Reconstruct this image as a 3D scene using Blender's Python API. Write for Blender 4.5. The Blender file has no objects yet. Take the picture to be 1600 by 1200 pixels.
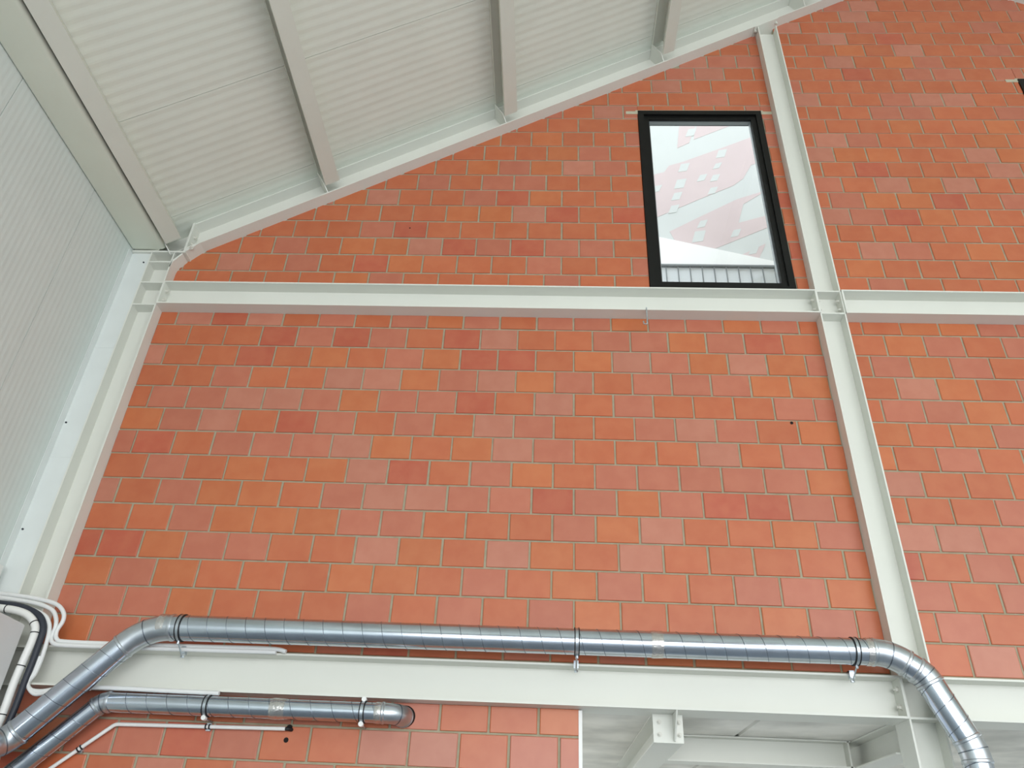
import bpy, bmesh, math, random
from mathutils import Vector, Matrix

random.seed(7)
scn = bpy.context.scene
COL = scn.collection
Z0 = 5.45                      # height of the survey datum above the hall floor

# ------------------------------------------------------------------ camera
cam_data = bpy.data.cameras.new('camera')
cam_data.sensor_width = 36.0
cam_data.lens = 36.0 * 1210.0 / 1600.0
cam_data.clip_end = 300
cam = bpy.data.objects.new('camera', cam_data)
COL.objects.link(cam)
R = Matrix(((0.9986844, -0.0191548, 0.0475654),
            (0.0296516, -0.5410682, -0.8404558),
            (0.0418349, 0.8407606, -0.5397884)))
cam.matrix_world = Matrix.Translation((2.95815, -5.04183, -3.85485 + Z0)) @ R.to_4x4()
scn.camera = cam

# ------------------------------------------------------------------ world, exposure
w = bpy.data.worlds.new('overcast_sky')
scn.world = w
w.use_nodes = True
bg = w.node_tree.nodes['Background']
bg.inputs['Color'].default_value = (0.93, 0.97, 1.0, 1)
bg.inputs['Strength'].default_value = 1.85
scn.cycles.max_bounces = 8
scn.cycles.adaptive_threshold = 0.02
scn.cycles.diffuse_bounces = 4
scn.cycles.glossy_bounces = 3
scn.view_settings.view_transform = 'Standard'
scn.view_settings.look = 'None'
scn.view_settings.gamma = 1.0
scn.view_settings.use_curve_mapping = False
scn.view_settings.exposure = 0.36

# daylight from the rear of the hall; both area lamps are out of view
def daylight(name, loc, target, sx, sy, power, col):
    d = bpy.data.lights.new(name, 'AREA')
    d.shape = 'RECTANGLE'; d.size = sx; d.size_y = sy; d.energy = power; d.color = col
    o = bpy.data.objects.new(name, d); COL.objects.link(o)
    o.location = loc
    o.rotation_euler = (Vector(target) - Vector(loc)).to_track_quat('-Z', 'Y').to_euler()
    return o
daylight('daylight_rear_glazing', (4.3, -12.9, 2.2), (4.3, 0.0, 2.2), 7.2, 4.0, 450, (0.96, 0.985, 1.0))
daylight('added_daylight_rear_right', (11.3, -12.9, 4.0), (11.3, 0.0, 4.0), 6.2, 7.6, 270, (0.96, 0.985, 1.0))  # unseen rear-right lamp, added for the pale sheen on the lower bricks

# ------------------------------------------------------------------ materials
def srgb(r, g, b):
    f = lambda c: (c / 255 / 12.92) if c / 255 <= 0.04045 else ((c / 255 + 0.055) / 1.055) ** 2.4
    return (f(r), f(g), f(b), 1)

def mat(name, rgb, rough=0.5, metal=0.0, var=0.0, scale=4.0, rgb2=None, detail=4.0, bump=0.0,
        bscale=60.0, spec=0.5, objrand=0.0, stretch=None):
    m = bpy.data.materials.new(name)
    m.use_nodes = True
    nt = m.node_tree
    b = nt.nodes['Principled BSDF']
    b.inputs['Roughness'].default_value = rough
    b.inputs['Metallic'].default_value = metal
    b.inputs['Specular IOR Level'].default_value = spec
    c1 = srgb(*rgb)
    tc = nt.nodes.new('ShaderNodeTexCoord')
    co = tc.outputs['Object']
    if objrand:                                     # every piece gets its own grain
        oi = nt.nodes.new('ShaderNodeObjectInfo')
        va = nt.nodes.new('ShaderNodeVectorMath'); va.operation = 'ADD'
        vs = nt.nodes.new('ShaderNodeVectorMath'); vs.operation = 'SCALE'
        vs.inputs[0].default_value = (17.0, 31.0, 23.0)
        nt.links.new(oi.outputs['Random'], vs.inputs['Scale'])
        nt.links.new(tc.outputs['Object'], va.inputs[0])
        nt.links.new(vs.outputs[0], va.inputs[1])
        co = va.outputs[0]
    if stretch:
        mp = nt.nodes.new('ShaderNodeMapping')
        mp.inputs['Scale'].default_value = stretch
        nt.links.new(co, mp.inputs['Vector'])
        co = mp.outputs[0]
    if rgb2 or var:
        n = nt.nodes.new('ShaderNodeTexNoise')
        n.inputs['Scale'].default_value = scale
        n.inputs['Detail'].default_value = detail
        nt.links.new(co, n.inputs['Vector'])
        r = nt.nodes.new('ShaderNodeValToRGB')
        r.color_ramp.elements[0].position = 0.35
        r.color_ramp.elements[1].position = 0.65
        c2 = srgb(*rgb2) if rgb2 else tuple(min(1, c * (1 + var)) for c in c1[:3]) + (1,)
        r.color_ramp.elements[0].color = c1 if rgb2 else tuple(c * (1 - var) for c in c1[:3]) + (1,)
        r.color_ramp.elements[1].color = c2
        nt.links.new(n.outputs['Fac'], r.inputs['Fac'])
        out = r.outputs['Color']
        if objrand:
            h = nt.nodes.new('ShaderNodeHueSaturation')
            mr = nt.nodes.new('ShaderNodeMapRange')
            mr.inputs['To Min'].default_value = 1 - objrand
            mr.inputs['To Max'].default_value = 1 + objrand
            nt.links.new(oi.outputs['Random'], mr.inputs['Value'])
            nt.links.new(mr.outputs[0], h.inputs['Value'])
            nt.links.new(out, h.inputs['Color'])
            out = h.outputs['Color']
        nt.links.new(out, b.inputs['Base Color'])
    else:
        b.inputs['Base Color'].default_value = c1
    if bump:
        n2 = nt.nodes.new('ShaderNodeTexNoise')
        n2.inputs['Scale'].default_value = bscale
        n2.inputs['Detail'].default_value = 3
        nt.links.new(co, n2.inputs['Vector'])
        bp = nt.nodes.new('ShaderNodeBump')
        bp.inputs['Strength'].default_value = bump
        bp.inputs['Distance'].default_value = 0.004
        nt.links.new(n2.outputs['Fac'], bp.inputs['Height'])
        nt.links.new(bp.outputs[0], b.inputs['Normal'])
    return m

M = {}
BR = dict(rough=0.4, spec=0.7, scale=9.0, objrand=0.05, detail=2.0)
M['brick_red'] = mat('brick_red', (187, 98, 61), rgb2=(192, 106, 68), **BR)
M['brick_rose'] = mat('brick_rose', (184, 104, 79), rgb2=(189, 111, 85), **BR)
M['brick_orange'] = mat('brick_orange', (190, 103, 60), rgb2=(195, 111, 67), **BR)
M['brick_dark'] = mat('brick_dark', (182, 87, 61), rgb2=(187, 97, 69), **BR)
M['brick_pale'] = mat('brick_pale', (185, 114, 91), rgb2=(190, 121, 98), **BR)
M['mortar'] = mat('mortar', (156, 148, 124), rgb2=(168, 160, 138), rough=0.9, scale=14)
M['steel'] = mat('painted_steel', (224, 225, 217), rough=0.42, var=0.015, scale=1.5, spec=0.4)
M['purlin'] = mat('purlin_paint', (216, 219, 208), rough=0.45, var=0.02, scale=2.0, spec=0.4)
M['eaves'] = mat('eaves_paint', (226, 230, 215), rough=0.5, var=0.02, scale=2.0, spec=0.4)
M['panel'] = mat('panel_sheet', (224, 229, 218), rough=0.5, var=0.015, scale=3.0, spec=0.4)
M['wallpanel'] = mat('wall_sheet', (213, 222, 218), rough=0.5, var=0.015, scale=3.0, spec=0.4)
M['flashing'] = mat('flashing_sheet', (222, 227, 225), rough=0.45, var=0.02, scale=5.0)
M['bolt'] = mat('bolt_paint', (216, 215, 206), rough=0.4)
M['zinc'] = mat('zinc_steel', (196, 204, 212), rough=0.3, metal=1.0, var=0.05, scale=30.0)
M['galv'] = mat('galvanised_duct', (196, 204, 214), rough=0.2, metal=1.0, var=0.04, scale=14.0)
M['galv_elbow'] = mat('galvanised_elbow', (196, 202, 208), rough=0.33, metal=1.0, var=0.05, scale=20.0)
M['seam'] = mat('duct_seam', (120, 128, 138), rough=0.4, metal=1.0)
M['tape'] = mat('clear_foil_tape', (206, 204, 202), rough=0.22, metal=0.9, var=0.1, scale=45.0, bump=0.7, bscale=70)
M['rubber'] = mat('black_rubber', (24, 25, 28), rough=0.6)
M['blackframe'] = mat('black_window_frame', (11, 12, 11), rough=0.45, var=0.1, scale=10, spec=0.3)
M['gasket'] = mat('grey_spacer', (150, 155, 158), rough=0.35, metal=0.6)
M['lintel'] = mat('lintel_concrete', (186, 182, 160), rough=0.8, var=0.06, scale=20)
M['plastic'] = mat('white_plastic', (236, 236, 233), rough=0.35, var=0.01, scale=8)
M['cable'] = mat('white_cable', (230, 231, 230), rough=0.4)
M['darkcable'] = mat('dark_insulation', (42, 47, 58), rough=0.5)
M['cabinet'] = mat('grey_cabinet', (216, 217, 217), rough=0.45, var=0.02, scale=3)
M['concrete'] = mat('concrete_slab', (206, 205, 198), rough=0.85, rgb2=(243, 241, 234), scale=2.2, detail=4)
M['floor'] = mat('hall_floor', (142, 152, 164), rough=0.5, rgb2=(152, 161, 172), scale=0.8, detail=6)
M['ground'] = mat('outdoor_ground', (196, 194, 188), rough=0.9, var=0.05, scale=0.5)
M['plaster'] = mat('white_plaster', (232, 231, 226), rough=0.8, var=0.02, scale=2)
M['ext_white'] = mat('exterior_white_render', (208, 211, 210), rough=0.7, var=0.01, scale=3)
M['ext_pink_shade'] = mat('exterior_pink_shade', (212, 194, 195), rough=0.7, var=0.02, scale=3)  # pink stands for the shaded parts of a sun pattern
M['canopy'] = mat('canopy_white', (250, 250, 250), rough=0.6)
M['rail'] = mat('grey_rail', (120, 124, 128), rough=0.5)
M['hole'] = mat('drilled_hole', (22, 17, 14), rough=0.9)

def glass_mat(name, tint):
    m = bpy.data.materials.new(name)
    m.use_nodes = True
    nt = m.node_tree
    nt.nodes.clear()
    o = nt.nodes.new('ShaderNodeOutputMaterial')
    mx = nt.nodes.new('ShaderNodeMixShader')
    t = nt.nodes.new('ShaderNodeBsdfTransparent'); t.inputs[0].default_value = tint
    g = nt.nodes.new('ShaderNodeBsdfGlossy'); g.inputs['Roughness'].default_value = 0.02
    fr = nt.nodes.new('ShaderNodeLayerWeight'); fr.inputs[0].default_value = 0.5
    pw = nt.nodes.new('ShaderNodeMath'); pw.operation = 'POWER'; pw.inputs[1].default_value = 4.0
    ma = nt.nodes.new('ShaderNodeMath'); ma.operation = 'MULTIPLY_ADD'; ma.inputs[1].default_value = 0.7; ma.inputs[2].default_value = 0.04
    nt.links.new(fr.outputs['Facing'], pw.inputs[0])
    nt.links.new(pw.outputs[0], ma.inputs[0])
    nt.links.new(ma.outputs[0], mx.inputs[0])
    nt.links.new(t.outputs[0], mx.inputs[1])
    nt.links.new(g.outputs[0], mx.inputs[2])
    nt.links.new(mx.outputs[0], o.inputs[0])
    return m
M['glass'] = glass_mat('window_glass', (0.93, 0.95, 0.95, 1))
M['railglass'] = glass_mat('balustrade_glass', (0.95, 0.96, 0.97, 1))

# ------------------------------------------------------------------ geometry helpers
ORG = {}

class G:
    """collects polygons in survey coordinates"""
    def __init__(s): s.v = []; s.f = []
    def add(s, vs, fs):
        o = len(s.v)
        s.v += [Vector(p) for p in vs]
        s.f += [tuple(i + o for i in q) for q in fs]
        return s
    def box(s, x0, x1, y0, y1, z0, z1):
        return s.add([(x0,y0,z0),(x1,y0,z0),(x1,y1,z0),(x0,y1,z0),(x0,y0,z1),(x1,y0,z1),(x1,y1,z1),(x0,y1,z1)],
                     [(0,3,2,1),(4,5,6,7),(0,1,5,4),(1,2,6,5),(2,3,7,6),(3,0,4,7)])
    def prism(s, ring, d):
        """ring: list of 3-D points (planar), extruded by vector d"""
        n = len(ring); d = Vector(d)
        a = [Vector(p) for p in ring]
        vs = a + [p + d for p in a]
        nrm = Vector((0, 0, 0))
        for i in range(n): nrm += a[i].cross(a[(i + 1) % n])
        flip = nrm.dot(d) < 0
        fs = [tuple(range(n - 1, -1, -1)), tuple(range(n, 2 * n))]
        fs += [(i, (i + 1) % n, n + (i + 1) % n, n + i) for i in range(n)]
        if flip: fs = [tuple(reversed(q)) for q in fs]
        return s.add(vs, fs)
    def cyl(s, p, axis, r, h, n=12):
        ax = Vector(axis).normalized()
        u = ax.orthogonal().normalized(); v = ax.cross(u)
        ring = [Vector(p) + r * (math.cos(2*math.pi*i/n) * u + math.sin(2*math.pi*i/n) * v) for i in range(n)]
        return s.prism(ring, ax * h)
    def tube(s, pts, r, n=16, cap=True, wall=0.0):
        """tube swept along a polyline with parallel transport; r number or list"""
        pts = [Vector(p) for p in pts]
        m = len(pts)
        rs = r if isinstance(r, (list, tuple)) else [r] * m
        tang = []
        for i in range(m):
            a = pts[max(i - 1, 0)]; b = pts[min(i + 1, m - 1)]
            tang.append((b - a).normalized())
        u = tang[0].orthogonal().normalized()
        vs = []; fs = []
        for i in range(m):
            u = (u - tang[i] * u.dot(tang[i])).normalized()
            v = tang[i].cross(u)
            for k in range(n):
                t = 2 * math.pi * k / n
                vs.append(pts[i] + rs[i] * (math.cos(t) * u + math.sin(t) * v))
        for i in range(m - 1):
            for k in range(n):
                a = i * n + k; b = i * n + (k + 1) % n
                fs.append((a, b, b + n, a + n))
        if cap:
            fs.append(tuple(range(n - 1, -1, -1)))
            fs.append(tuple(range((m - 1) * n, m * n)))
        return s.add(vs, fs)

def mk(name, g, m, parent=None, org=None, smooth=False, mesh=None):
    if org is None:
        if parent is not None: org = ORG[parent.name]
        else:
            xs = [v.x for v in g.v]; ys = [v.y for v in g.v]; zs = [v.z for v in g.v]
            org = ((min(xs)+max(xs))/2, (min(ys)+max(ys))/2, min(zs))
    org = Vector(org)
    if mesh is None:
        mesh = bpy.data.meshes.new(name)
        mesh.from_pydata([tuple(v - org) for v in g.v], [], g.f)
        mesh.materials.append(M[m] if isinstance(m, str) else m)
        if smooth:
            for p in mesh.polygons: p.use_smooth = True
            try: mesh.set_sharp_from_angle(angle=math.radians(40))
            except Exception: pass
        mesh.update()
    o = bpy.data.objects.new(name, mesh)
    COL.objects.link(o)
    if parent is not None:
        o.parent = parent
        o.location = org - ORG[parent.name]
    else:
        o.location = org + Vector((0, 0, Z0))
    ORG[o.name] = org
    return o

def empty(name, org):
    o = bpy.data.objects.new(name, None)
    o.empty_display_size = 0.1
    COL.objects.link(o)
    o.location = Vector(org) + Vector((0, 0, Z0))
    ORG[o.name] = Vector(org)
    return o

def tag(o, label, cat, group=None):
    o['label'] = label; o['category'] = cat
    if group: o['group'] = group
    return o

def struct(o, label=None):
    o['kind'] = 'structure'
    if label: o['label'] = label
    return o

def fillet(pts, rad, seg=10):
    """polyline with rounded corners; returns a list of (kind, points)"""
    pts = [Vector(p) for p in pts]
    out = []; cur = pts[0]
    for i in range(1, len(pts) - 1):
        r = rad[i - 1] if isinstance(rad, (list, tuple)) else rad
        a = (pts[i - 1] - pts[i]).normalized(); b = (pts[i + 1] - pts[i]).normalized()
        ang = a.angle(b); half = ang / 2
        t = r / math.tan(half)
        c = pts[i] + (a + b).normalized() * (r / math.sin(half))
        p0 = pts[i] + a * t; p1 = pts[i] + b * t
        arc = []
        e0 = (p0 - c).normalized(); e1 = (p1 - c).normalized()
        sweep = e0.angle(e1)
        for k in range(seg + 1):
            f = k / seg
            d = (e0 * math.sin((1 - f) * sweep) + e1 * math.sin(f * sweep)) / math.sin(sweep)
            arc.append(c + d * r)
        out.append(('straight', [cur, p0])); out.append(('bend', arc)); cur = p1
    out.append(('straight', [cur, pts[-1]]))
    return out

def flat(path):
    res = []
    for k, p in path:
        for q in p:
            if not res or (q - res[-1]).length > 1e-5: res.append(q)
    return res

def clip(poly, n, c):
    """keep the part of 2-D polygon with n.p <= c"""
    out = []
    for i in range(len(poly)):
        a = poly[i]; b = poly[(i + 1) % len(poly)]
        da = n[0]*a[0] + n[1]*a[1] - c; db = n[0]*b[0] + n[1]*b[1] - c
        if da <= 0: out.append(a)
        if (da < 0 < db) or (db < 0 < da):
            t = da / (da - db)
            out.append((a[0] + t*(b[0]-a[0]), a[1] + t*(b[1]-a[1])))
    res = []
    for p in out:
        if not res or abs(p[0]-res[-1][0]) + abs(p[1]-res[-1][1]) > 1e-5: res.append(p)
    if len(res) > 1 and abs(res[0][0]-res[-1][0]) + abs(res[0][1]-res[-1][1]) < 1e-5: res.pop()
    return res if len(res) > 2 else []

def area(p):
    return 0.5 * sum(p[i][0]*p[(i+1) % len(p)][1] - p[(i+1) % len(p)][0]*p[i][1] for i in range(len(p)))

# ------------------------------------------------------------------ main lines of the hall
SL = 0.612                                  # roof slope
RZ = 0.775                                  # underside of the rafter at x = 0
CA = math.cos(math.atan(SL)); SA = math.sin(math.atan(SL))
RIDGE = 7.04
RH = 0.25                                   # rafter depth, square to the slope
CEIL = RZ + (RH + 0.001) / CA               # sheet underside at x = 0
XW = -0.68                                  # inner face of the left wall
YB = -13.0                                  # the hall runs on behind the camera
FL = -Z0

# floor and ground
struct(mk('floor', G().box(-1.2, 15.0, YB, 5.0, FL - 0.2, FL), 'floor'), 'grey hall floor')
struct(mk('bounce_floor', G().box(2.0, 9.3, 0.2, 7.0, FL, FL + 0.02), 'plaster'), 'pale floor behind the doorway, added to bounce light onto the slab')  # unseen pale sheet added to reflect light up at the slab
struct(mk('ground', G().box(-60, 60, -90, 60, FL - 0.4, FL - 0.21), 'ground'), 'pale ground outside the hall')

# rear gable: masonry on the left, right opening made tall for the added lamp
struct(mk('wall_rear', G().box(-0.9, 0.6, YB - 0.3, YB - 0.02, FL, 1.2).box(0.6, 8.1, YB - 0.3, YB - 0.02, FL + 4.3, 1.2)
          .prism([(-0.9, YB - 0.3, 0.0), (14.6, YB - 0.3, 0.0), (14.6, YB - 0.3, 0.7), (8.1, YB - 0.3, 4.6), (RIDGE, YB - 0.3, 5.2), (-0.9, YB - 0.3, 0.6)], (0, 0.28, 0))
          .box(8.1, 14.6, YB - 0.3, YB - 0.02, FL + 7.9, 1.2), 'plaster'), 'white rear gable of the hall above its glazed openings')

struct(mk('wall_right', G().box(14.4, 14.6, -7.0, 0.15, FL, 0.75), 'plaster'), 'white right-hand wall of the hall, unseen, added to block sky light')  # part-length wall out of view, added to dim the right side

# ------------------------------------------------------------------ brick walls
ORANGE = [(2.11,-0.4),(1.96,-0.6),(1.52,-0.8),(2.85,-0.59),(1.81,-1.19),(1.34,-1.4),(2.84,-1.39),(-0.14,-1.0),(0.74,-1.4),(3.62,-0.03),(4.05,-0.19),(4.51,-0.02),(4.21,-0.39),(4.82,-0.39),(4.64,-0.58),(3.3,-0.4),(0.6,-1.59),(0.9,-1.6),(0.75,-1.8),(0.45,-2.2),(-0.14,-2.2),(1.05,-1.8),(1.38,-1.8),(1.65,-2.2),(1.95,-2.2),(2.12,-1.99),(3.59,-1.59),(3.45,-1.8),(4.65,-1.8),(4.5,-2.38),(3.17,-2.2),(4.95,-1.39),(4.96,-2.2),(4.95,-0.59),(4.96,-1.0),(5.47,-0.98),(5.91,-0.03),(6.2,-0.02),(5.91,-0.4),(6.05,-0.59),(6.19,-0.79),(2.9,1.81),(2.89,1.4),(3.05,2.01),(2.14,1.2),(2.45,1.21),(2.9,2.22),(1.24,0.82),(1.55,0.8),(1.12,1.41),(1.25,0.45),(1.71,0.61),(6.35,1.21),(6.36,2.42),(7.26,2.43),(7.08,2.22),(6.06,2.02),(5.75,2.02),(6.2,1.43),(5.89,1.41),(6.37,1.62),(6.66,0.83),(5.62,0.6),(6.59,3.5),(6.06,3.63),(3.14,-2.97)]
DARK = [(0.33,-0.02),(0.61,-0.39),(0.78,-0.19),(2.41,-0.39),(2.27,-0.19),(2.42,-0.79),(1.94,-1.4),(3.06,1.21),(2.59,1.4),(2.15,0.8),(1.41,0.61),(1.69,1.02),(6.05,3.23),(5.76,3.08),(6.44,3.89),(5.9,1.86),(6.47,1.37),(0.0,-1.82),(0.87,-3.3)]
PALE = [(2.53,-0.19),(1.73,-1.39),(1.19,-0.15),(0.3,-1.0),(0.54,-0.98),(1.96,-1.2),(2.67,-1.15),(1.78,-1.78),(2.03,-1.58),(2.64,-1.99),(2.97,-0.84),(2.57,-0.62),(3.7,-1.6),(3.78,-1.82),(6.64,1.61),(6.53,1.41),(6.99,2.04),(2.83,1.16),(5.79,-1.1),(5.52,-1.31),(5.71,-1.78),(5.76,-2.04),(5.44,-1.83),(3.72,-0.38),(4.46,-0.4)]
JT = 0.0145                                 # joint width
brick_cache = {}
brng = random.Random(11)

def brick_mesh(poly, m, c):
    """chamfered prism, front at y = 0, cut to the polygon"""
    g = G(); n = len(poly)
    cx = sum(p[0] for p in poly)/n; cz = sum(p[1] for p in poly)/n
    ins = []
    for p in poly:
        dx, dz = cx - p[0], cz - p[1]
        L = math.hypot(dx, dz) or 1
        k = min(0.006, 0.3 * L) / L
        ins.append((p[0] + dx*k, p[1] + dz*k))
    A = [(p[0], 0.10, p[1]) for p in poly]; B = [(p[0], 0.0035, p[1]) for p in poly]; F = [(p[0], 0.0, p[1]) for p in ins]
    fs = [tuple(range(2*n, 3*n))]
    for i in range(n):
        j = (i + 1) % n
        fs.append((i, j, n + j, n + i)); fs.append((n + i, n + j, 2*n + j, 2*n + i))
    fs.append(tuple(range(n - 1, -1, -1)))
    g.add(A + B + F, fs)
    me = bpy.data.meshes.new('brick')
    me.from_pydata([(v.x - c[0], v.y, v.z - c[1]) for v in g.v], [], g.f)
    me.materials.append(M[m])
    me.update()
    return me

def make_wall(name, label, outline, holes, xr, lines, phase, slab_polys, pitch=0.2):
    """outline: list of (n, c) half planes; lines: (z of one bed joint, lowest row, highest row)"""
    g = G()
    for p in slab_polys:
        g.prism([(q[0], 0.0075, q[1]) for q in p], (0, 0.15, 0))
    wobj = struct(mk(name, g, 'mortar'), label)
    org = ORG[wobj.name]
    zl, r0, r1 = lines
    cnt = 0
    for r in range(r0, r1 + 1):
        za = zl + r * pitch; zb = za + pitch
        ph = phase[r % 2]
        k0 = math.floor((xr[0] - ph) / 0.3) - 1
        k1 = math.ceil((xr[1] - ph) / 0.3) + 1
        for k in range(k0, k1):
            xa = ph + k * 0.3; xb = xa + 0.3
            jit = JT/2 + brng.uniform(-0.0015, 0.0015)
            jz = JT/2 + brng.uniform(-0.0012, 0.0012)
            base = [(xa + jit, za + jz), (xb - jit, za + jz), (xb - jit, zb - jz), (xa + jit, zb - jz)]
            pieces = [base]
            for h in holes:                         # cut around a window
                nx = []
                for p in pieces:
                    if zb < h[2] or za > h[3] or xb < h[0] or xa > h[1]:
                        nx.append(p); continue
                    a = clip(p, (1, 0), h[0]); b = clip(p, (-1, 0), -h[1])
                    mid = clip(clip(p, (-1, 0), -h[0]), (1, 0), h[1])
                    nx += [q for q in (a, b) if q]
                    if mid:
                        nx += [q for q in (clip(mid, (0, 1), h[2]), clip(mid, (0, -1), -h[3])) if q]
                pieces = nx
            for p in pieces:
                for n_, c_ in outline:
                    if p: p = clip(p, n_, c_)
                if not p or abs(area(p)) < 0.0012: continue
                bx, bz = (xa + xb)/2, (za + zb)/2
                near = lambda L: any(abs(bx - q[0]) < 0.13 and abs(bz - q[1]) < 0.085 for q in L)
                t = brng.random()
                if near(ORANGE): m = 'brick_orange'
                elif near(DARK): m = 'brick_dark'
                elif near(PALE): m = 'brick_pale'
                elif t < (0.42 if za < 0.2 else 0.7): m = 'brick_red'  # redder mix higher up: white balance and haze put into the brick colours
                elif t < 0.86: m = 'brick_rose'
                elif t < 0.93: m = 'brick_pale'
                elif t < 0.96: m = 'brick_dark'
                else: m = 'brick_orange'
                whole = len(p) == 4 and abs(area(p) - (0.3 - 2*jit)*(0.2 - 2*jz)) < 0.004 and len(pieces) == 1 and p == base
                if whole:
                    c = (bx, bz)
                    if m not in brick_cache:
                        a = 0.15 - JT/2; b = pitch/2 - JT/2
                        brick_cache[m] = brick_mesh([(-a,-b),(a,-b),(a,b),(-a,b)], m, (0, 0))
                    me = brick_cache[m]
                else:
                    c = (sum(q[0] for q in p)/len(p), sum(q[1] for q in p)/len(p))
                    me = brick_mesh(p, m, c)
                o = bpy.data.objects.new('brick', me)
                COL.objects.link(o)
                o.parent = wobj
                o.location = (c[0] - org.x, brng.uniform(-0.0015, 0.0015) - org.y, c[1] - org.z)
                if whole: o.scale = ((0.3 - 2*jit)/(0.3 - JT), 1, (pitch - 2*jz)/(pitch - JT))
                o.rotation_euler = (brng.uniform(-.004, .004), brng.uniform(-.003, .003), brng.uniform(-.004, .004))
                cnt += 1
    return wobj

CL0, CL1 = -0.505, -0.295                   # left column
CR0, CR1 = 5.10, 5.30                       # middle column
MB0, MB1 = 0.037, 0.273                     # upper tie beam
LB0, LB1 = -2.96, -2.72                     # lower tie beam
WIN = (3.785, 4.995, 0.335, 2.635)          # window opening
WIN2 = (7.60, 8.81, 0.84, 3.14)

def rz(x): return RZ + SL * min(x, 2*RIDGE - x) + 0.292
def under_rafter(m=0.0):
    return [((-SL, 1), RZ + 0.006 - m), ((SL, 1), RZ + 0.006 - m + SL*2*RIDGE)]

x0, x1 = CL1, CR0
wu = make_wall('wall_back_left_upper', 'orange-red brick wall under the sloping rafter around the black window',
    [((-1, 0), -x0), ((1, 0), x1), ((0, -1), -MB1)] + under_rafter(), [WIN], (x0, x1), (0.297, 0, 17), (0.198, 0.045),
    [[(x0, MB1), (WIN[0], MB1), (WIN[0], rz(WIN[0])), (x0, rz(x0))],
     [(WIN[1], MB1), (x1, MB1), (x1, rz(x1)), (WIN[1], rz(WIN[1]))],
     [(WIN[0], MB1), (WIN[1], MB1), (WIN[1], WIN[2]), (WIN[0], WIN[2])],
     [(WIN[0], WIN[3]), (WIN[1], WIN[3]), (WIN[1], rz(WIN[1])), (WIN[0], rz(WIN[0]))]], pitch=0.2023)
wl = make_wall('wall_back_left_middle', 'large red brick wall panel between the two horizontal steel beams',
    [((-1, 0), -x0), ((1, 0), x1), ((0, -1), -LB1), ((0, 1), MB0)], [], (x0, x1), (-0.093, -14, 0), (0.15, 0.0),
    [[(x0, LB1), (x1, LB1), (x1, MB0), (x0, MB0)]], pitch=0.1997)
OPX = 3.18                                  # edge of the doorway below the lower beam
wb = make_wall('wall_back_left_lower', 'brick wall below the lower beam beside the doorway',
    [((-1, 0), -x0), ((1, 0), OPX), ((0, 1), LB0)], [], (x0, OPX), (-3.115, -5, 0), (0.234, 0.061),
    [[(x0, FL), (OPX, FL), (OPX, LB0), (x0, LB0)]])
x0, x1 = CR1, 9.3
wr = make_wall('wall_back_right_upper', 'orange brick wall right of the middle column rising to the ridge',
    [((-1, 0), -x0), ((1, 0), 8.6), ((0, -1), -MB1)] + under_rafter(), [WIN2], (x0, 8.6), (0.3075, 0, 24), (0.195, 0.049),
    [[(x0, MB1), (WIN2[0], MB1), (WIN2[0], rz(WIN2[0])), (RIDGE, rz(RIDGE)), (x0, rz(x0))],
     [(WIN2[1], MB1), (14.4, MB1), (14.4, rz(14.4)), (WIN2[1], rz(WIN2[1]))],
     [(WIN2[0], MB1), (WIN2[1], MB1), (WIN2[1], WIN2[2]), (WIN2[0], WIN2[2])],
     [(WIN2[0], WIN2[3]), (WIN2[1], WIN2[3]), (WIN2[1], rz(WIN2[1])), (WIN2[0], rz(WIN2[0]))]], pitch=0.2012)
wr2 = make_wall('wall_back_right_middle', 'pale red brick wall right of the middle column below the upper beam',
    [((-1, 0), -x0), ((1, 0), 8.0), ((0, -1), -LB1), ((0, 1), MB0)], [], (x0, 8.0), (-0.089, -14, 0), (0.05, 0.20),
    [[(x0, LB1), (14.4, LB1), (14.4, MB0), (x0, MB0)]])
# drilled holes in the masonry
for wobj, hx, hz, hr in ((wl, 4.761, -0.913, 0.012), (wb, 1.418, -3.197, 0.015), (wb, 1.425, -3.128, 0.018), (wu, 1.69, 1.02, 0.007)):
    mk('drill_hole', G().cyl((hx, -0.0022, hz), (0, 1, 0), hr, 0.02, 14), 'hole', parent=wobj)
for wobj, ww in ((wu, WIN), (wr, WIN2)):    # lintel strip peeping out beside the frame
    mk('lintel', G().box(ww[0] - 0.115, ww[1] + 0.105, -0.003, 0.12, ww[3] - 0.045, ww[3] - 0.004)
       .box(ww[0] - 0.02, ww[1] + 0.02, -0.003, 0.12, ww[3] - 0.004, ww[3] + 0.012), 'lintel', parent=wobj)
mk('door_trim', G().box(OPX - 0.004, OPX + 0.018, -0.004, 0.165, FL, LB0 - 0.005), 'plastic', parent=wb)

# ------------------------------------------------------------------ left wall panels
def wall_panel(y0, y1, z0, z1):
    """upright ribbed sheet, inner face at XW"""
    g = G(); n = max(4, int(round((y1 - y0) / 0.0125)))
    prof = []
    for i in range(n + 1):
        y = y0 + (y1 - y0) * i / n
        e = 0.0
        d = 0.0011 * (0.5 - 0.5 * math.cos(2 * math.pi * y / 0.05)) + e
        prof.append((XW - d, y))
    ring = [(p[0], p[1], z0) for p in prof] + [(XW - 0.08, y1, z0), (XW - 0.08, y0, z0)]
    return g.prism(ring, (0, 0, z1 - z0))
lw = struct(mk('wall_left', G().box(XW - 0.14, XW - 0.07, YB, 0.15, FL, 0.75), 'wallpanel'), 'white ribbed sheet panel wall')
ys = [0.0, -0.80] + [-0.80 - k * 1.015 for k in range(1, 13)]
for a, b in zip(ys, ys[1:]):
    mk('panel', wall_panel(b + 0.0025, a - 0.0025, FL, 0.70), 'wallpanel', parent=lw)
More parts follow.
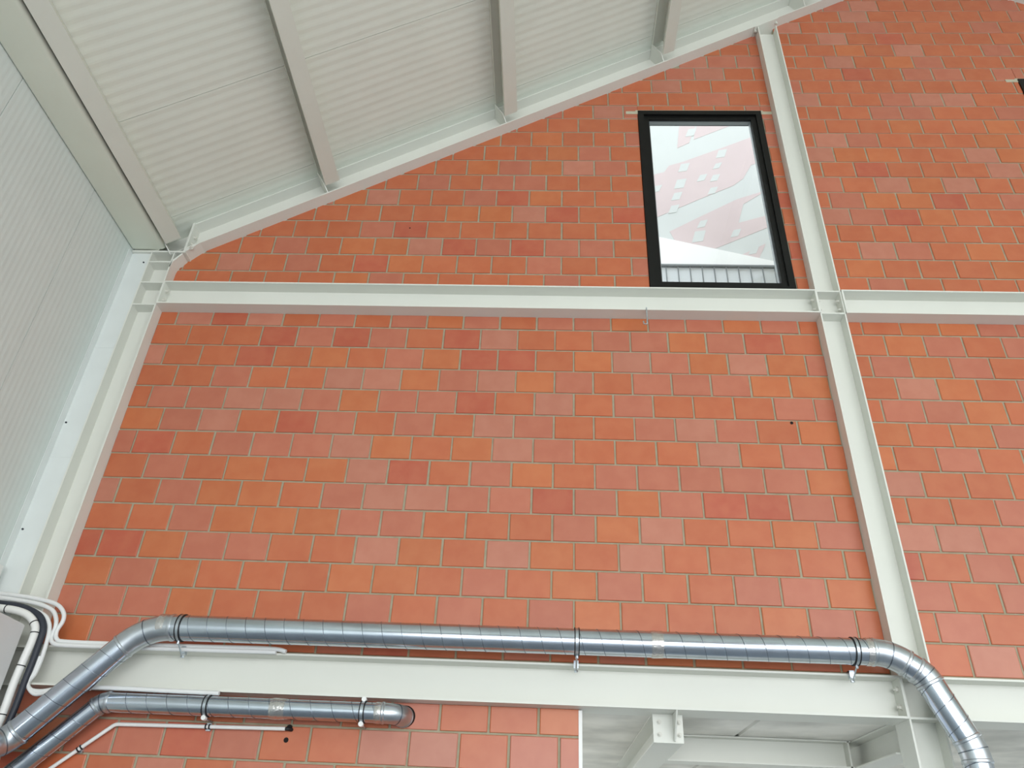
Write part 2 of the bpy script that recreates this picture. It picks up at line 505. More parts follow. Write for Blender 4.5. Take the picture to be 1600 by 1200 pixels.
fl = struct(mk('trim_1', G().box(XW + 0.001, CL0 - 0.002, -0.098, -0.092, FL, 0.592).box(XW + 0.001, XW + 0.006, -0.16, -0.098, FL, 0.592), 'flashing'),
            'smooth white flashing strip between column and panel wall')
for z in (-1.10, 0.49, -1.95, -2.9):
    mk('screw', G().cyl((-0.655 if z < 0 else -0.545, -0.105, z), (0, 1, 0), 0.007, 0.008, 8), 'darkcable', parent=fl)
for z in (-1.34, -0.36):
    mk('tape_patch', G().box(XW + 0.012, CL0 - 0.008, -0.1, -0.098, z - 0.05, z + 0.05), 'flashing', parent=fl)

# ------------------------------------------------------------------ roof sheets
def roof_panel(y0, y1, side):
    g = G(); n = 60
    xa = XW - 0.25 if side == 0 else RIDGE
    xb = RIDGE if side == 0 else 2 * RIDGE - XW + 0.25
    za = CEIL + SL * xa if side == 0 else CEIL + SL * RIDGE
    zb = CEIL + SL * RIDGE if side == 0 else CEIL + SL * (XW - 0.25)
    ring = []
    for i in range(n + 1):
        y = y0 + (y1 - y0) * i / n
        e = 0.0
        t = (y / 0.0835) % 1.0
        d = 0.0025 * (0.5 - 0.5 * math.cos(2 * math.pi * t)) + e
        ring.append((xa, y, za + d))
    ring += [(xa, y1, za + 0.1), (xa, y0, za + 0.1)]
    return g.prism(ring, (xb - xa, 0, zb - za))
for side, nm, lb in ((0, 'ceiling_left', 'grey-white ribbed roof sheeting on the left slope'),
                     (1, 'ceiling_right', 'ribbed roof sheeting on the far side of the ridge')):
    xa, xb = (XW - 0.25, RIDGE) if side == 0 else (RIDGE, 2*RIDGE - XW + 0.25)
    ceil = struct(mk(nm, G().prism([(xa, YB, CEIL + 0.09 + SL*min(xa, 2*RIDGE - xa)), (xb, YB, CEIL + 0.09 + SL*min(xb, 2*RIDGE - xb)),
                             (xb, YB, CEIL + 0.16 + SL*min(xb, 2*RIDGE - xb)), (xa, YB, CEIL + 0.16 + SL*min(xa, 2*RIDGE - xa))], (0, 0.3 - YB, 0)), 'panel'), lb)
    yy = [0.28, -0.265] + [-0.265 - k for k in range(1, 13)]
    for a, b in zip(yy, yy[1:]):
        mk('panel', roof_panel(b + 0.002, a - 0.002, side), 'panel', parent=ceil)

# ------------------------------------------------------------------ steel sections
def hsec(h, half, tf, tw):
    """H outline: u across the flanges (depth of section), v along the flange width"""
    a = h/2
    return [(-a, -half), (-a + tf, -half), (-a + tf, -tw/2), (a - tf, -tw/2), (a - tf, -half), (a, -half),
            (a, half), (a - tf, half), (a - tf, tw/2), (-a + tf, tw/2), (-a + tf, half), (-a, half)]

def bolt(parent, p, axis, r=0.014, h=0.014, m='bolt'):
    g = G()
    ax = Vector(axis).normalized()
    g.cyl(Vector(p), ax, r * 1.35, 0.003, 12).cyl(Vector(p) + ax * 0.003, ax, r, h, 6)
    g.cyl(Vector(p) + ax * (0.003 + h), ax, r * 0.55, 0.008, 8)
    return mk('bolt', g, m, parent=parent)

def beam_x(name, xa, xb, zb, zt, half, tf=0.012, tw=0.008):
    c = (zb + zt)/2
    return mk(name, G().prism([(xa, v, c + u) for u, v in hsec(zt - zb, half, tf, tw)], (xb - xa, 0, 0)), 'steel')

def column(name, xa, xb, half, z0, z1, tf=0.011, tw=0.0075):
    c = (xa + xb)/2
    return mk(name, G().prism([(c + u, v, z0) for u, v in hsec(xb - xa, half, tf, tw)], (0, 0, z1 - z0)), 'steel')

# left column with knee
lc = tag(column('steel_column', CL0, CL1, 0.11, FL, 0.595), 'off-white steel column in the corner beside the white panel wall', 'column', 'gable columns')
for z in (0.500, 0.272, 0.037, LB1 - 0.006, LB0 + 0.006):
    mk('stiffener', G().box(CL0 + 0.011, CL1 - 0.011, -0.108, -0.004, z - 0.012, z), 'steel', parent=lc)
mk('cap_plate', G().box(-0.672, -0.198, -0.118, 0.11, 0.595, 0.612), 'steel', parent=lc)
mk('haunch_flange', G().prism([(CL1 - 0.011, -0.11, 0.44), (CL1, -0.11, 0.44), (CL1 + 0.012, -0.11, 0.50), (-0.222, -0.11, 0.585), (-0.232, -0.11, 0.594), (CL1 - 0.002, -0.11, 0.512)], (0, 0.22, 0)), 'steel', parent=lc)
mk('haunch_web', G().prism([(CL1 - 0.002, -0.004, 0.45), (CL1 + 0.012, -0.004, 0.51), (-0.225, -0.004, 0.592), (CL1 - 0.002, -0.004, 0.592)], (0, 0.008, 0)), 'steel', parent=lc)
mk('knee_web', G().prism([(-0.62, -0.004, 0.612), (-0.215, -0.004, 0.612), (-0.215, -0.004, 0.935), (-0.45, -0.004, 0.80)], (0, 0.008, 0)), 'steel', parent=lc)
# middle column
mc = tag(column('steel_column', CR0, CR1, 0.105, FL, RZ + SL*5.2 - 0.055), 'off-white steel column crossing both beams in the middle of the gable', 'column', 'gable columns')
for z in (MB1, MB0 + 0.012, LB1, LB0 + 0.012):
    mk('stiffener', G().box(CR0 + 0.011, CR1 - 0.011, -0.104, -0.004, z - 0.012, z), 'steel', parent=mc)
mk('head_plate', G().prism([(CR0 - 0.035, -0.118, RZ + SL*(CR0 - 0.035) - 0.016), (CR1 + 0.035, -0.118, RZ + SL*(CR1 + 0.035) - 0.016),
                            (CR1 + 0.035, -0.118, RZ + SL*(CR1 + 0.035) - 0.001), (CR0 - 0.035, -0.118, RZ + SL*(CR0 - 0.035) - 0.001)], (0, 0.22, 0)), 'steel', parent=mc)
for dx in (CR0 - 0.02, CR1 + 0.02):
    bolt(mc, (dx, -0.07, RZ + SL*dx - 0.018), (SA, 0, -CA))
for z in (MB0 + 0.075, MB1 - 0.075):
    for xx, ax in ((CR0 + 0.011, (1, 0, 0)), (CR1 - 0.011, (-1, 0, 0))):
        bolt(mc, (xx, -0.06, z), ax)
# tie beams
def tie(xa, xb, zb, zt, label):
    b = tag(beam_x('tie_beam', xa, xb, zb, zt, 0.12), label, 'beam', 'horizontal steel beams on the gable')
    for xx, s in ((xa, 1), (xb, -1)):
        if xx > 8: continue
        e = 0.013
        r = 0.012
        ring = []
        zb_, zt_ = zb - 0.0015, zt + 0.0015
        for cx, cz, a0 in ((-0.1215 + r, zb_ + r, 180), (-0.1215 + r, zt_ - r, 90)):
            for k in range(5):
                t = math.radians(a0 + 90 - 0 - 22.5*k if a0 == 180 else 180 - 22.5*k)
                ring.append((cx + r*math.cos(t), cz + r*math.sin(t)))
        ring += [(0.1215, zt_), (0.1215, zb_)]
        mk('end_plate', G().prism([(xx, p[0], p[1]) for p in ring], (s*e, 0, 0)), 'steel', parent=b)
        for z in (zb + 0.07, zt - 0.07):
            bolt(b, (xx + s*e, -0.065, z), (s, 0, 0))
    return b
mbl = tie(CL1, CR0, MB0, MB1, 'long upper horizontal steel beam below the black window')
mbr = tie(CR1, 9.3, MB0, MB1, 'upper horizontal steel beam running right from the middle column')
lbl = tie(CL1, CR0, LB0, LB1, 'long lower horizontal steel beam directly under the upper duct')
lbr = tie(CR1, 9.3, LB0, LB1, 'lower horizontal steel beam right of the descending duct')

# rafters
def rafter(xa, xb, side, label):
    """H section following the roof slope, web in the wall plane"""
    sgn = 1 if side == 0 else -1
    X = lambda x: x if side == 0 else 2*RIDGE - x
    nx, nz = -SA, CA
    c0 = Vector((xa, 0, RZ + SL*xa))
    prof = []
    for u, v in hsec(RH, 0.112, 0.013, 0.008):
        d = u + RH/2
        p = Vector((c0.x + nx*d, v, c0.z + nz*d))
        prof.append(p)
    # plumb cuts at both ends
    ra = [Vector((xa, p.y, p.z + SL*(xa - p.x))) for p in prof]
    g = G().prism([(X(p.x), p.y, p.z) for p in ra], (sgn*(xb - xa), 0, SL*(xb - xa)))
    return tag(mk('rafter', g, 'steel'), label, 'beam', 'gable rafters')
r1 = rafter(-0.205, RIDGE, 0, 'sloping off-white steel rafter along the left roof edge of the gable')
r2 = rafter(-0.205, RIDGE, 1, 'steel rafter on the far slope, just showing in the upper right corner')
mk('end_plate', G().box(-0.224, -0.205, -0.118, 0.11, 0.612, 0.962), 'steel', parent=r1)
mk('haunch_plate', G().prism([(-0.205, -0.118, 0.60), (-0.10, -0.118, RZ - 0.061 - 0.004), (-0.205, -0.118, RZ - 0.1255 - 0.004)], (0, 0.22, 0)), 'steel', parent=r1)
for z in (0.74, 0.82):
    bolt(r1, (-0.205, -0.06, z), (1, 0, 0))
bolt(r1, (-0.16, -0.118, 0.645), (0, -1, 0))
for x in (0.42, 1.24, 2.07):                  # small plugged holes in the rafter web
    for d in (0.0,):
        mk('web_bolt', G().cyl((x - SA*0.09, -0.012, RZ + SL*x + CA*0.07), (0, 1, 0), 0.008, 0.01, 8), 'bolt', parent=r1)

# purlins
PW, PD, PT = 0.135, 0.205, 0.004
def purlin(xl, label, y_end=-0.165):
    zl = CEIL - (PD + 0.004)/CA + SL*xl
    def P(s, n): return (xl + s*CA - n*SA, y_end, zl + s*SA + n*CA)
    ring = [P(0, 0.022), P(0, 0), P(PW, 0), P(PW, PD), P(0, PD), P(0, PD - 0.022), P(PT, PD - 0.022), P(PT, PD - PT),
            P(PW - PT, PD - PT), P(PW - PT, PT), P(PT, PT), P(PT, 0.022)]
    o = tag(mk('purlin', G().prism(ring, (0, YB - y_end, 0)), 'purlin'), label, 'purlin', 'roof purlins')
    # cleat that carries it between the rafter flanges
    def Q(s, n, y): return (xl + s*CA - n*SA, y, zl + s*SA + n*CA)
    nb = -0.036
    mk('cleat', G().prism([Q(-0.002, nb, -0.002), Q(-0.002, PD - 0.012, -0.002), Q(-0.002, PD - 0.012, -0.175), Q(-0.002, 0.03, -0.175), Q(-0.002, nb, -0.108)],
                          (-0.008*CA, 0, -0.008*SA)), 'steel', parent=o)
    mk('seat_plate', G().prism([Q(0, nb + 0.004, -0.108), Q(PW*0.78, nb + 0.004, -0.108), Q(PW*0.78, nb + 0.004, -0.004), Q(0, nb + 0.004, -0.004)], (0, 0, 0.006)), 'steel', parent=o)
    return o
purlin(-0.345, 'lowest roof purlin, close beside the eaves beam', y_end=-0.20)
purlin(0.904, 'second roof purlin from the eaves')
purlin(2.486, 'third roof purlin, meeting the rafter left of the window')
purlin(4.06, 'fourth roof purlin, meeting the rafter above the window')
purlin(5.64, 'highest roof purlin, just showing at the top edge right of the middle column head')

# eaves beam: hollow section with rounded corners
ring = []
ex0, ex1, ez0, ez1, er = XW + 0.004, -0.385, 0.622, 0.692, 0.034
for cx, cz, a0 in ((ex0 + 0.012, ez0 + 0.012, 180), (ex1 - er, ez0 + er, 270), (ex1 - er, ez1 - er, 0), (ex0 + 0.012, ez1 - 0.012, 90)):
    rr = er if cx > -0.5 else 0.012
    for k in range(7):
        t = math.radians(a0 + 15*k)
        ring.append((cx + rr*math.cos(t), -0.125, cz + rr*math.sin(t)))
tag(mk('eaves_beam', G().prism(ring, (0, YB + 0.125, 0)), 'eaves', smooth=True),
    'broad grey-green eaves beam along the top of the white panel wall', 'beam')

# hanging strap on the upper beam
hb = empty('hanger_bracket', (3.727, -0.115, -0.10))
mk('strap', G().box(3.723, 3.731, -0.128, -0.104, -0.07, MB0 + 0.001).box(3.723, 3.731, -0.128, -0.122, MB0, MB0 + 0.02), 'zinc', parent=hb)
mk('hook', G().tube([(3.727, -0.116, -0.068), (3.727, -0.116, -0.095), (3.715, -0.116, -0.105), (3.700, -0.116, -0.10), (3.698, -0.116, -0.075)], 0.006, 8), 'zinc', parent=hb)
tag(hb, 'small zinc hanger bracket under the upper beam left of the window', 'bracket')

# ------------------------------------------------------------------ windows
def window(n, wn, label):
    xa, xb, za, zb = wn
    o = empty('window_%d' % n, ((xa + xb)/2, 0.0, za))
    o['kind'] = 'structure'; o['label'] = label
    yo = -0.012
    def frame(nm, x0, x1, z0, z1, wd, y0, y1, m, par):
        g = G()
        g.box(x0, x0 + wd, y0, y1, z0, z1).box(x1 - wd, x1, y0, y1, z0, z1)
        g.box(x0 + wd, x1 - wd, y0, y1, z0, z0 + wd).box(x0 + wd, x1 - wd, y0, y1, z1 - wd, z1)
        return mk(nm, g, m, parent=par)
    frame('outer_frame', xa + 0.003, xb - 0.003, za + 0.003, zb - 0.003, 0.055, yo, 0.1, 'blackframe', o)
    s = frame('sash', xa + 0.056, xb - 0.056, za + 0.056, zb - 0.056, 0.052, yo + 0.022, 0.09, 'blackframe', o)
    frame('glazing_bead', xa + 0.106, xb - 0.106, za + 0.106, zb - 0.106, 0.012, 0.035, 0.075, 'gasket', s)
    mk('pane', G().box(xa + 0.115, xb - 0.115, 0.05, 0.056, za + 0.115, zb - 0.115), 'glass', parent=o)
    return o
window(1, WIN, 'black framed window in the brick gable')
window(2, WIN2, 'second black framed window cut off by the right edge')

# ------------------------------------------------------------------ spiral ducts
def helix(a, b, r, pitch, w=0.0016, ph=0.0):
    a = Vector(a); b = Vector(b)
    ax = (b - a); L = ax.length; ax.normalize()
    u = Vector((0, -1, 0)); u = (u - ax*u.dot(ax)).normalized(); v = ax.cross(u)
    g = G(); n = int(L / pitch * 28)
    pts = []
    for i in range(n + 1):
        t = i / n
        th = 2*math.pi*(t*L/pitch + ph)
        pts.append(a + ax*(t*L) + (r + 0.0006)*(math.cos(th)*u + math.sin(th)*v))
    g.tube(pts, w, 5)
    return g

def duct_clamp(parent, p, axis, r, rod=None, plugs=False):
    ax = Vector(axis).normalized(); p = Vector(p)
    u = Vector((0, -1, 0)); u = (u - ax*u.dot(ax)).normalized(); v = ax.cross(u)
    def ring(off, w, ra, rb, m, nm):
        g = G(); n = 32; vs = []; fs = []
        for i in range(n):
            t = 2*math.pi*i/n
            d = math.cos(t)*u + math.sin(t)*v
            for rr, s in ((ra, -w/2), (rb, -w/2), (rb, w/2), (ra, w/2)):
                vs.append(p + ax*(off + s) + d*rr)
        for i in range(n):
            j = (i + 1) % n
            for k in range(4):
                l = (k + 1) % 4
                fs.append((i*4 + k, i*4 + l, j*4 + l, j*4 + k))
        g.add(vs, fs)
        return mk(nm, g, m, parent=parent, smooth=True)
    c = ring(0, 0.02, r, r + 0.004, 'zinc', 'clamp_band')
    for s in (-1, 1):
        ring(s*0.0125, 0.006, r - 0.001, r + 0.0065, 'rubber', 'clamp_rubber')
    if rod:
        d = Vector(rod)
        g = G().tube([p - Vector((0, 0, r)), p - Vector((0, 0, r + 0.02))] , 0.01, 8)
        g.tube([p - Vector((0, 0, r + 0.01)), p + d], 0.005, 8)
        g.cyl(p + d + Vector((0, 0, -0.004)), (0, 0, 1), 0.012, 0.012, 6)
        mk('clamp_rod', g, 'zinc', parent=parent)
        mk('flange_clip', G().box(p.x - 0.014, p.x + 0.014, -0.15, -0.10, LB1 + 0.001, LB1 + 0.012)
           .box(p.x - 0.014, p.x + 0.014, -0.156, -0.122, LB1 - 0.034, LB1 + 0.012), 'zinc', parent=parent)
    return c

def build_duct(name, label, path, r, pitch, tapes, clamps):
    t = empty(name, path[0][1][0])
    tag(t, label, 'duct', 'galvanised spiral ducts')
    for kind, pts in path:
        if (pts[-1] - pts[0]).length < 0.02: continue
        if kind == 'straight':
            s = mk('duct_section', G().tube(pts, r, 48), 'galv', parent=t, smooth=True)
            mk('spiral_seam', helix(pts[0], pts[1], r, pitch), 'seam', parent=s)
        else:
            e = mk('elbow', G().tube(pts, r + 0.0015, 48), 'galv_elbow', parent=t, smooth=True)
            for k in (0, -1):
                d = (pts[1] - pts[0]).normalized() if k == 0 else (pts[-1] - pts[-2]).normalized()
                c = pts[k] + d*(0.0 if k else 0.0)
                mk('elbow_collar', G().tube([c - d*0.011, c - d*0.006, c + d*0.006, c + d*0.011], [r + 0.001, r + 0.0055, r + 0.0055, r + 0.001], 48), 'galv_elbow', parent=e, smooth=True)
            m = len(pts)//2
            d = (pts[m + 1] - pts[m - 1]).normalized()
            mk('elbow_seam', G().tube([pts[m] - d*0.003, pts[m] + d*0.003], r + 0.003, 48), 'seam', parent=e, smooth=True)
    for p, ax, wd in tapes:
        p = Vector(p); ax = Vector(ax).normalized()
        mk('joint_tape', G().tube([p - ax*wd/2, p - ax*wd*0.3, p + ax*wd*0.1, p + ax*wd/2], [r + 0.002, r + 0.0045, r + 0.003, r + 0.002], 40), 'tape', parent=t, smooth=True)
    for p, rod in clamps:
        duct_clamp(t, p, (1, 0, 0), r, rod)
    return t

DY, DZ, DR = -0.25, -2.621, 0.0765
pth = fillet([(-0.167, -1.3, -3.334), (-0.167, DY, -3.334), (0.494, DY, DZ), (5.005, DY, DZ), (5.183, DY, -2.743), (5.357, DY, -3.135), (5.382, DY, -5.2)], [0.12, 0.38, 0.32, 0.17, 0.30], 12)
d1 = build_duct('spiral_duct', 'large galvanised spiral duct resting above the lower steel beam', pth, DR, 0.12,
    [((3.635, DY, DZ), (1, 0, 0), 0.07), ((0.603, DY, DZ + 0.0), (1, 0, 0.0), 0.05), ((4.886, DY, DZ), (1, 0, 0), 0.05)],
    [((0.717, DY, DZ), (0, 0.105, -0.15)), ((3.156, DY, DZ), (0, 0.105, -0.15)), ((4.80, DY, DZ), (0, 0.105, -0.15))])
EY, EZ, ER = -0.13, -3.045, 0.057
pth2 = fillet([(-0.35, EY, -3.69), (0.297, EY, EZ), (2.115, EY, EZ), (2.115, 0.12, EZ)], [0.10, 0.105], 12)
d2 = build_duct('spiral_duct', 'smaller galvanised spiral duct below the beam, elbowing into the brickwork', pth2, ER, 0.125,
    [((1.38, EY, EZ), (1, 0, 0), 0.09), ((1.985, EY, EZ), (1, 0, 0), 0.04)], [((0.945, EY, EZ), None), ((1.89, EY, EZ), None)])
mk('wall_gap', G().cyl((2.121, -0.0030, EZ + 0.006), (0, 1, 0), ER + 0.006, 0.02, 36), 'hole', parent=d2)
for x, zz in ((1.89, (EZ + ER + 0.012, EZ - ER - 0.012)), (0.945, (EZ - ER - 0.012,))):
    for z in zz:
        st = mk('standoff', G().cyl((x, -0.15, z), (0, 1, 0), 0.005, 0.148, 8), 'zinc', parent=d2)
        mk('standoff_cap', G().cyl((x, -0.158, z), (0, 1, 0), 0.0145, 0.03, 14), 'plastic', parent=st, smooth=True)

# ------------------------------------------------------------------ conduit on the brick below
cp = fillet([(1.41, -0.03, -3.139), (0.362, -0.03, -3.152), (-0.24, -0.03, -3.645)], 0.06, 8)
cd = empty('conduit', (0.362, -0.03, -3.152))
tag(cd, 'thin white plastic conduit on the brick wall below the small duct', 'pipe')
mk('pipe', G().tube(flat(cp), 0.0115, 14), 'plastic', parent=cd, smooth=True)
mk('end_nipple', G().tube([(1.40, -0.03, -3.139), (1.43, -0.028, -3.139), (1.44, -0.012, -3.139), (1.44, 0.004, -3.139)], 0.011, 10), 'rubber', parent=cd, smooth=True)
for p, ax in (((0.935, -0.03, -3.145), (1, 0, 0.01)), ((0.188, -0.03, -3.294), (0.77, 0, 0.63))):
    for s in (-1, 1):
        q = Vector(p) + Vector(ax).normalized()*0.011*s
        mk('saddle_clip', G().tube([q - Vector(ax)*0.004, q + Vector(ax)*0.004], 0.0155, 14), 'rubber', parent=cd, smooth=True)
    mk('clip_base', G().box(p[0] - 0.014, p[0] + 0.014, -0.02, -0.001, p[2] - 0.022, p[2] + 0.022), 'zinc', parent=cd)

# ------------------------------------------------------------------ cables in the left corner
def smooth_path(pts, n=6):
    pts = [Vector(p) for p in pts]; out = []
    for i in range(len(pts) - 1):
        p0 = pts[max(i-1, 0)]; p1 = pts[i]; p2 = pts[i+1]; p3 = pts[min(i+2, len(pts)-1)]
        for k in range(n):
            t = k/n
            out.append(0.5*((2*p1) + (p2 - p0)*t + (2*p0 - 5*p1 + 4*p2 - p3)*t*t + (3*p1 - p0 - 3*p2 + p3)*t**3))
    out.append(pts[-1])
    return out
def cable(name, pts, r, m, label, group=None, cat='cable'):
    return tag(mk(name, G().tube(smooth_path(pts), r, 12), m, smooth=True), label, cat, group)
CY = -0.142
cable('cable', [(-0.665, -0.13, -2.405), (-0.5, CY, -2.420), (-0.33, CY, -2.440), (-0.20, CY, -2.470), (-0.135, CY, -2.520), (-0.118, CY, -2.575), (-0.135, CY, -2.640), (-0.115, CY, -2.690), (-0.05, CY, -2.703), (0.227, CY, -2.705), (0.8, CY, -2.703), (1.25, CY, -2.700), (1.36, CY, -2.716)], 0.0135, 'cable',
      'outermost white cable looping round the corner and along the lower beam', 'white cables in the corner')
cable('cable', [(-0.665, -0.135, -2.432), (-0.5, CY, -2.447), (-0.33, CY, -2.470), (-0.22, CY, -2.505), (-0.172, CY, -2.555), (-0.152, CY, -2.615), (-0.155, CY, -2.68), (-0.12, CY - 0.012, -2.718), (-0.04, CY - 0.012, -2.728), (0.3, CY - 0.01, -2.728), (0.9, CY - 0.01, -2.726), (1.30, CY - 0.005, -2.722)], 0.0135, 'cable',
      'second white cable nested inside the outermost one at the corner', 'white cables in the corner')
cable('cable', [(-0.665, -0.15, -2.46), (-0.45, -0.15, -2.485), (-0.27, -0.15, -2.535), (-0.205, -0.15, -2.585), (-0.175, -0.15, -2.66), (-0.165, -0.15, -2.80), (-0.172, -0.15, -2.90), (-0.195, -0.15, -2.955), (-0.165, -0.15, -2.995), (-0.10, -0.15, -3.003), (-0.03, -0.15, -2.99), (0.03, -0.145, -2.975), (0.3, -0.14, -2.966), (0.7, -0.14, -2.970), (1.0, -0.138, -2.972)], 0.0135, 'cable',
      'innermost white cable dropping past the beam end and running beneath it', 'white cables in the corner')
cable('cable', [(-0.175, -0.155, -2.80), (-0.178, -0.155, -2.90), (-0.19, -0.157, -2.965), (-0.13, -0.157, -3.02), (-0.05, -0.157, -3.012), (0.08, -0.156, -2.994), (0.16, -0.156, -2.984), (0.21, -0.156, -2.978)], 0.011, 'cable',
      'short white cable curling under the left end of the lower beam', 'white cables in the corner')
dk = cable('insulated_pipe', [(-0.66, -0.165, -2.475), (-0.5, -0.165, -2.488), (-0.388, -0.17, -2.505), (-0.27, -0.17, -2.552), (-0.214, -0.17, -2.622), (-0.203, -0.17, -2.70), (-0.201, -0.17, -2.82), (-0.205, -0.17, -2.95), (-0.206, -0.17, -3.115), (-0.225, -0.17, -3.23), (-0.30, -0.19, -3.29), (-0.42, -0.22, -3.31)], 0.020, 'darkcable',
      'dark insulated pipe running beside the white strapped bundle', cat='pipe')
bt = empty('cable_bundle', (-0.24, -0.185, -3.3))
tag(bt, 'thick white strapped bundle bending round the grey cabinet corner', 'cable bundle')
bp = smooth_path([(-0.66, -0.185, -2.505), (-0.548, -0.19, -2.518), (-0.417, -0.19, -2.532), (-0.318, -0.19, -2.565), (-0.252, -0.19, -2.63), (-0.240, -0.19, -2.71), (-0.248, -0.19, -2.825), (-0.256, -0.19, -2.958), (-0.255, -0.19, -3.12), (-0.262, -0.19, -3.27)], 6)
mk('sleeve', G().tube(bp, 0.024, 14), 'plastic', parent=bt, smooth=True)
for i in (9, 22, 27, 38, 49):
    d = (bp[i+1] - bp[i-1]).normalized()
    mk('cable_tie', G().tube([bp[i] - d*0.003, bp[i] + d*0.003], 0.0262, 14), 'rubber', parent=bt, smooth=True)

# grey cabinet and small box on the left wall
cb = empty('wall_cabinet', (-0.5, -0.7, -4.3))
tag(cb, 'grey metal cabinet on the panel wall at the lower left edge', 'cabinet')
g = G().box(XW + 0.004, -0.315, -1.25, -0.215, -4.3, -2.622)
mk('body', g, 'cabinet', parent=cb)
dr = mk('door', G().box(-0.314, -0.300, -1.24, -0.225, -4.29, -2.632), 'cabinet', parent=cb)
mk('handle', G().box(-0.300, -0.285, -1.17, -1.14, -3.5, -3.38), 'rubber', parent=dr)
jb = empty('junction_box', (-0.65, -0.3, -2.42))
tag(jb, 'small grey junction box on the panel wall above the white cables', 'box')
mk('body', G().box(XW + 0.002, -0.64, -0.50, -0.165, -2.40, -2.235), 'cabinet', parent=jb)
mk('lid', G().box(-0.6395, -0.630, -0.495, -0.17, -2.395, -2.24), 'plastic', parent=jb)

# ------------------------------------------------------------------ doorway bay behind the lower beam
SZ = -2.948
sb = struct(mk('ceiling_slab', G().box(2.9, 9.3, 0.165, 3.0, SZ + 0.03, SZ + 0.2), 'concrete'), 'concrete plank ceiling of the room behind')
for xa, xb in ((2.9, 4.297), (4.303, 5.497), (5.503, 6.697), (6.703, 7.9), (7.906, 9.3)):
    mk('plank', G().prism([(xa, 0.125, SZ + 0.03), (xa + 0.012, 0.125, SZ), (xb - 0.012, 0.125, SZ), (xb, 0.125, SZ + 0.03)], (0, 2.87, 0)), 'concrete', parent=sb)
def beam_y(xc, ya, yb, zb, zt, half, label):
    c = (zb + zt)/2
    return tag(mk('cross_beam', G().prism([(xc + v, ya, c + u) for u, v in hsec(zt - zb, half, 0.0095, 0.006)], (0, yb - ya, 0)), 'steel'), label, 'beam', 'beams in the doorway bay')
c1 = beam_y(3.718, 0.062, 2.6, -3.12, SZ - 0.002, 0.09, 'short steel cross beam with a bolted end plate hanging in the doorway')
mk('end_plate', G().box(3.628, 3.808, 0.048, 0.062, -3.12, SZ - 0.012), 'steel', parent=c1)
mk('gusset', G().prism([(3.748, -0.118, LB0 - 0.001), (3.748, 0.048, LB0 - 0.001), (3.748, 0.048, -3.112), (3.748, 0.03, -3.112)], (0.009, 0, 0)), 'steel', parent=c1)
for x in (3.665, 3.785):
    for z in (-3.005, -3.075):
        bolt(c1, (x, 0.048, z), (0, -1, 0), 0.011, 0.01)
c2 = beam_y(5.165, 0.115, 2.6, -3.12, SZ - 0.002, 0.09, 'steel cross beam meeting the middle column behind the doorway')
ft = tag(mk('cross_beam', G().prism([(3.81, 0.90 + v, -3.034 + u) for u, v in hsec(0.168, 0.085, 0.0095, 0.006)], (1.26, 0, 0)), 'steel'),
         'far steel beam parallel to the wall at the back of the doorway', 'beam', 'beams in the doorway bay')
mk('end_plate', G().box(5.045, 5.057, 0.815, 0.985, -3.118, SZ - 0.004), 'steel', parent=ft)

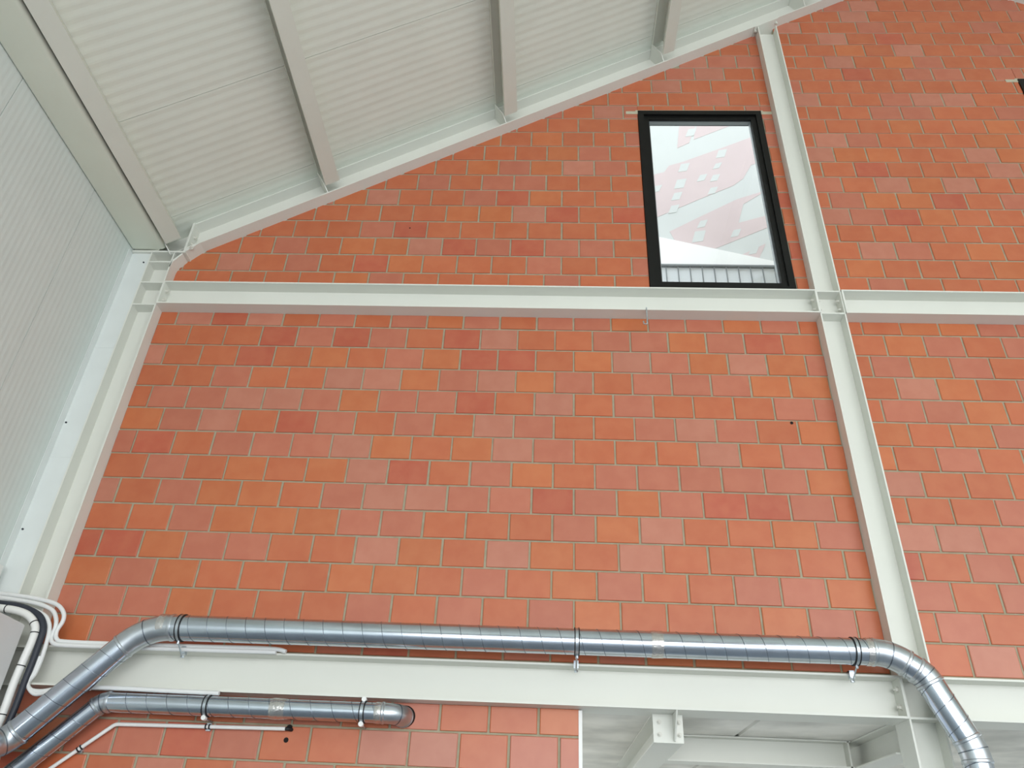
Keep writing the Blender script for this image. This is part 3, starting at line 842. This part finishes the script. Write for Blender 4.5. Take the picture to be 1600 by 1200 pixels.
# ------------------------------------------------------------------ outside, seen through the window
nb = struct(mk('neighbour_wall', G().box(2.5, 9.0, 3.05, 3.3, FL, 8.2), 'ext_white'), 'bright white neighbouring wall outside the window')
PINK_SHADE = [[(4.92, 6.20), (5.17, 6.20), (5.04, 5.81), (4.85, 5.69)], [(5.2, 6.22), (5.72, 6.22), (5.12, 5.89), (5.15, 6.1)],
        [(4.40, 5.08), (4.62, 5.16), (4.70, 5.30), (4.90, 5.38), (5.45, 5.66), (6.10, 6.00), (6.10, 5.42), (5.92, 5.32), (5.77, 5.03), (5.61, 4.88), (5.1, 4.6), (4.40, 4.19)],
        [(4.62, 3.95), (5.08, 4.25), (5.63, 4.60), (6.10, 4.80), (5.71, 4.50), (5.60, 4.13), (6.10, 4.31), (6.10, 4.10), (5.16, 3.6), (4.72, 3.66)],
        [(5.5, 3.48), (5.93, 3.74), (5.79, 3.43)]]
for p in PINK_SHADE:  # sun and shade pattern laid on the wall as coloured fields
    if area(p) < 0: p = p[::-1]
    mk('painted_shade_field', G().prism([(q[0], 3.046, q[1]) for q in p], (0, 0.008, 0)), 'ext_pink_shade', parent=nb)
for x, z, s in [(5.51,5.57,1.2),(5.42,5.30,.9),(5.36,5.04,1),(5.30,4.77,1),(5.17,5.04,1),(4.92,5.26,1.2),(4.84,4.91,1.3),(4.77,4.65,1.1),(4.71,4.39,1.1),(4.49,4.80,1),(5.09,6.05,1.2),(5.09,4.10,1),(5.02,3.86,1.4),(5.54,3.93,1),(5.75,3.61,1)]:  # lit spots of the same pattern, laid on in white
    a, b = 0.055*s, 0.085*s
    mk('painted_light_patch', G().prism([(x - a - 0.03, 3.043, z - b), (x + a - 0.03, 3.043, z - b + 0.03), (x + a + 0.03, 3.043, z + b), (x - a + 0.03, 3.043, z + b - 0.03)], (0, 0.012, 0)), 'ext_white', parent=nb)
rf = tag(mk('canopy_roof', G().prism([(3.2, 2.95, 4.10), (7.2, 2.95, 2.985), (7.2, 2.95, 2.5), (3.2, 2.95, 2.5)], (0, 0.1, 0)), 'canopy'),
         'white sloping canopy edge outside the window', 'canopy')
bl = empty('balustrade', (5.2, 2.92, 2.6))
tag(bl, 'row of small glass panes under a grey rail outside the window', 'railing')
mk('top_rail', G().box(3.8, 6.9, 2.90, 2.949, 3.188, 3.214), 'rail', parent=bl)
mk('bottom_rail', G().box(3.8, 6.9, 2.91, 2.949, 2.72, 2.745), 'rail', parent=bl)
x = 3.86
while x < 6.9:
    mk('baluster', G().box(x - 0.007, x + 0.007, 2.915, 2.93, 2.745, 3.188), 'rail', parent=bl)
    if x + 0.16 < 6.9:
        mk('pane', G().box(x + 0.008, x + 0.152, 2.92, 2.924, 2.747, 3.186), 'railglass', parent=bl)
    x += 0.16
